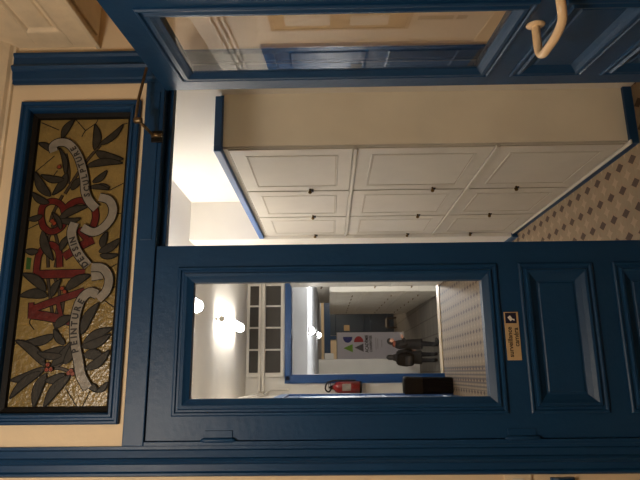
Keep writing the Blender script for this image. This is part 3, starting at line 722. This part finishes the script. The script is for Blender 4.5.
    for s in (-1, 1): b.tube([(s*.085, 0, .80), (s*.088, -.006, .6), (s*.090, -.008, .44), (s*.092, .008, .16), (s*.092, .010, .12)], [.094, .082, .067, .054, .052], 'jean', 14)
    b.build('trousers', t)
    for s in (-1, 1):
        b = MB(); b.tube([(s*.092, .012, .22), (s*.092, .012, .10), (s*.092, .010, .05)], [.060, .056, .052], 'boot', 14)
        b.add(_ellip((s*.095, -.065, .042), (.052, .125, .042)), 'boot', None); b.build('boot', t)
    b = MB(); b.loops([ring(1.285, .098, .095, -.004), ring(1.315, .102, .102, -.012), ring(1.355, .092, .098, -.018), ring(1.375, .070, .078, -.018)], 'scarf' if hold else coat, smooth=True); b.build('scarf', t)
    return t
def _ellip(c, r):
    g = bmesh.new(); bmesh.ops.create_uvsphere(g, u_segments=12, v_segments=8, radius=1)
    for v in g.verts: v.co = Vector((c[0]+v.co.x*r[0], c[1]+v.co.y*r[1], c[2]+v.co.z*r[2]))
    for f in g.faces: f.smooth = True
    return g
person('person', 'person in a black coat and rust scarf bowing over a phone before the banner', (.80, 14.75, FZ), R(80), 'coat', .06, True, True, .98)
t = empty('mobile_phone', (.80+math.sin(R(80))*.305, 14.75-math.cos(R(80))*.305, FZ+1.09), 'small pale phone held by the person with the rust scarf', 'phone', rz=R(80))
b = MB(); b.box(-.036, .036, -.004, .004, -.072, .072, 'scr', .003); b.build('case', t)
person('person', 'person in a bulky dark coat with a backpack, half hidden behind the blue frame', (.42, 14.95, FZ), R(165), 'coat2', .02, False, False, .97)
t = empty('backpack', (.36, 14.95-.30, FZ+.76), 'black backpack on the back of the person half hidden by the blue frame', 'backpack', rz=R(-20))
b = MB(); b.loops([rrect(.16, .07, .05, 0), rrect(.185, .10, .06, .06), rrect(.18, .10, .06, .34), rrect(.14, .075, .05, .46), rrect(.08, .04, .03, .49)], 'black', cap0=True, cap1=True, smooth=True); b.build('bag', t)
b = MB(); b.loops([rrect(.12, .02, .02, .06), rrect(.13, .03, .02, .09), rrect(.12, .02, .02, .26)], 'boot', cap0=True, cap1=True, smooth=True); p_ = b.build('front_pocket', t); p_.location = (0, -.105, 0)

# ------------------------------------------------------------------ light
def light(name, kind, loc, energy, col, size=.2, rot=None):
    l = bpy.data.lights.new(name, kind); l.energy = energy; l.color = col
    if kind == 'POINT': l.shadow_soft_size = size
    if kind == 'AREA': l.size = size
    o = bpy.data.objects.new(name, l); COL.objects.link(o); o.location = loc
    if rot: o.rotation_euler = rot
    return o
light('room_lamp', 'POINT', (-.35, -1.6, 2.66), 50, (1.0, .88, .74), .14)
light('stair_fill_light', 'POINT', (1.95, 9.8, 1.45), 300, (1.0, .98, .96), .12)  # added fill, hidden behind the blue frame, brightens the lower cupboards
light('hall_lamp', 'POINT', (3.7, 23.6, 1.5), 70, (1.0, .88, .72), .12)
W_ = bpy.data.worlds.new('world'); S.world = W_; W_.use_nodes = True
W_.node_tree.nodes['Background'].inputs[0].default_value = (.02, .018, .016, 1); W_.node_tree.nodes['Background'].inputs[1].default_value = .3

# ------------------------------------------------------------------ camera (the phone was held sideways: up in the room is left in the picture)
yaw, pitch, roll = R(13.47), R(.85), .013
F = Vector((math.sin(yaw)*math.cos(pitch), math.cos(yaw)*math.cos(pitch), math.sin(pitch)))
R0 = Vector((math.cos(yaw), -math.sin(yaw), 0)); U0 = R0.cross(F)
Rt = R0*math.cos(roll)-U0*math.sin(roll); Up = U0*math.cos(roll)+R0*math.sin(roll)
cd = bpy.data.cameras.new('camera'); cd.sensor_fit = 'HORIZONTAL'; cd.sensor_width = 36; cd.lens = 555/640*36; cd.clip_start = .05; cd.clip_end = 100
co = bpy.data.objects.new('camera', cd); COL.objects.link(co)
X, Yv, Z = -Up, Rt, -F
co.matrix_world = Matrix(((X.x, Yv.x, Z.x, 0), (X.y, Yv.y, Z.y, -1.9), (X.z, Yv.z, Z.z, 1.6), (0, 0, 0, 1)))
S.camera = co
S.view_settings.view_transform = 'Standard'; S.view_settings.look = 'None'; S.view_settings.exposure = 0.0; S.view_settings.gamma = 1.0; S.view_settings.use_curve_mapping = False
S.cycles.use_denoising = True; S.cycles.max_bounces = 10; S.cycles.transparent_max_bounces = 12; S.cycles.diffuse_bounces = 6; S.cycles.sample_clamp_indirect = 6
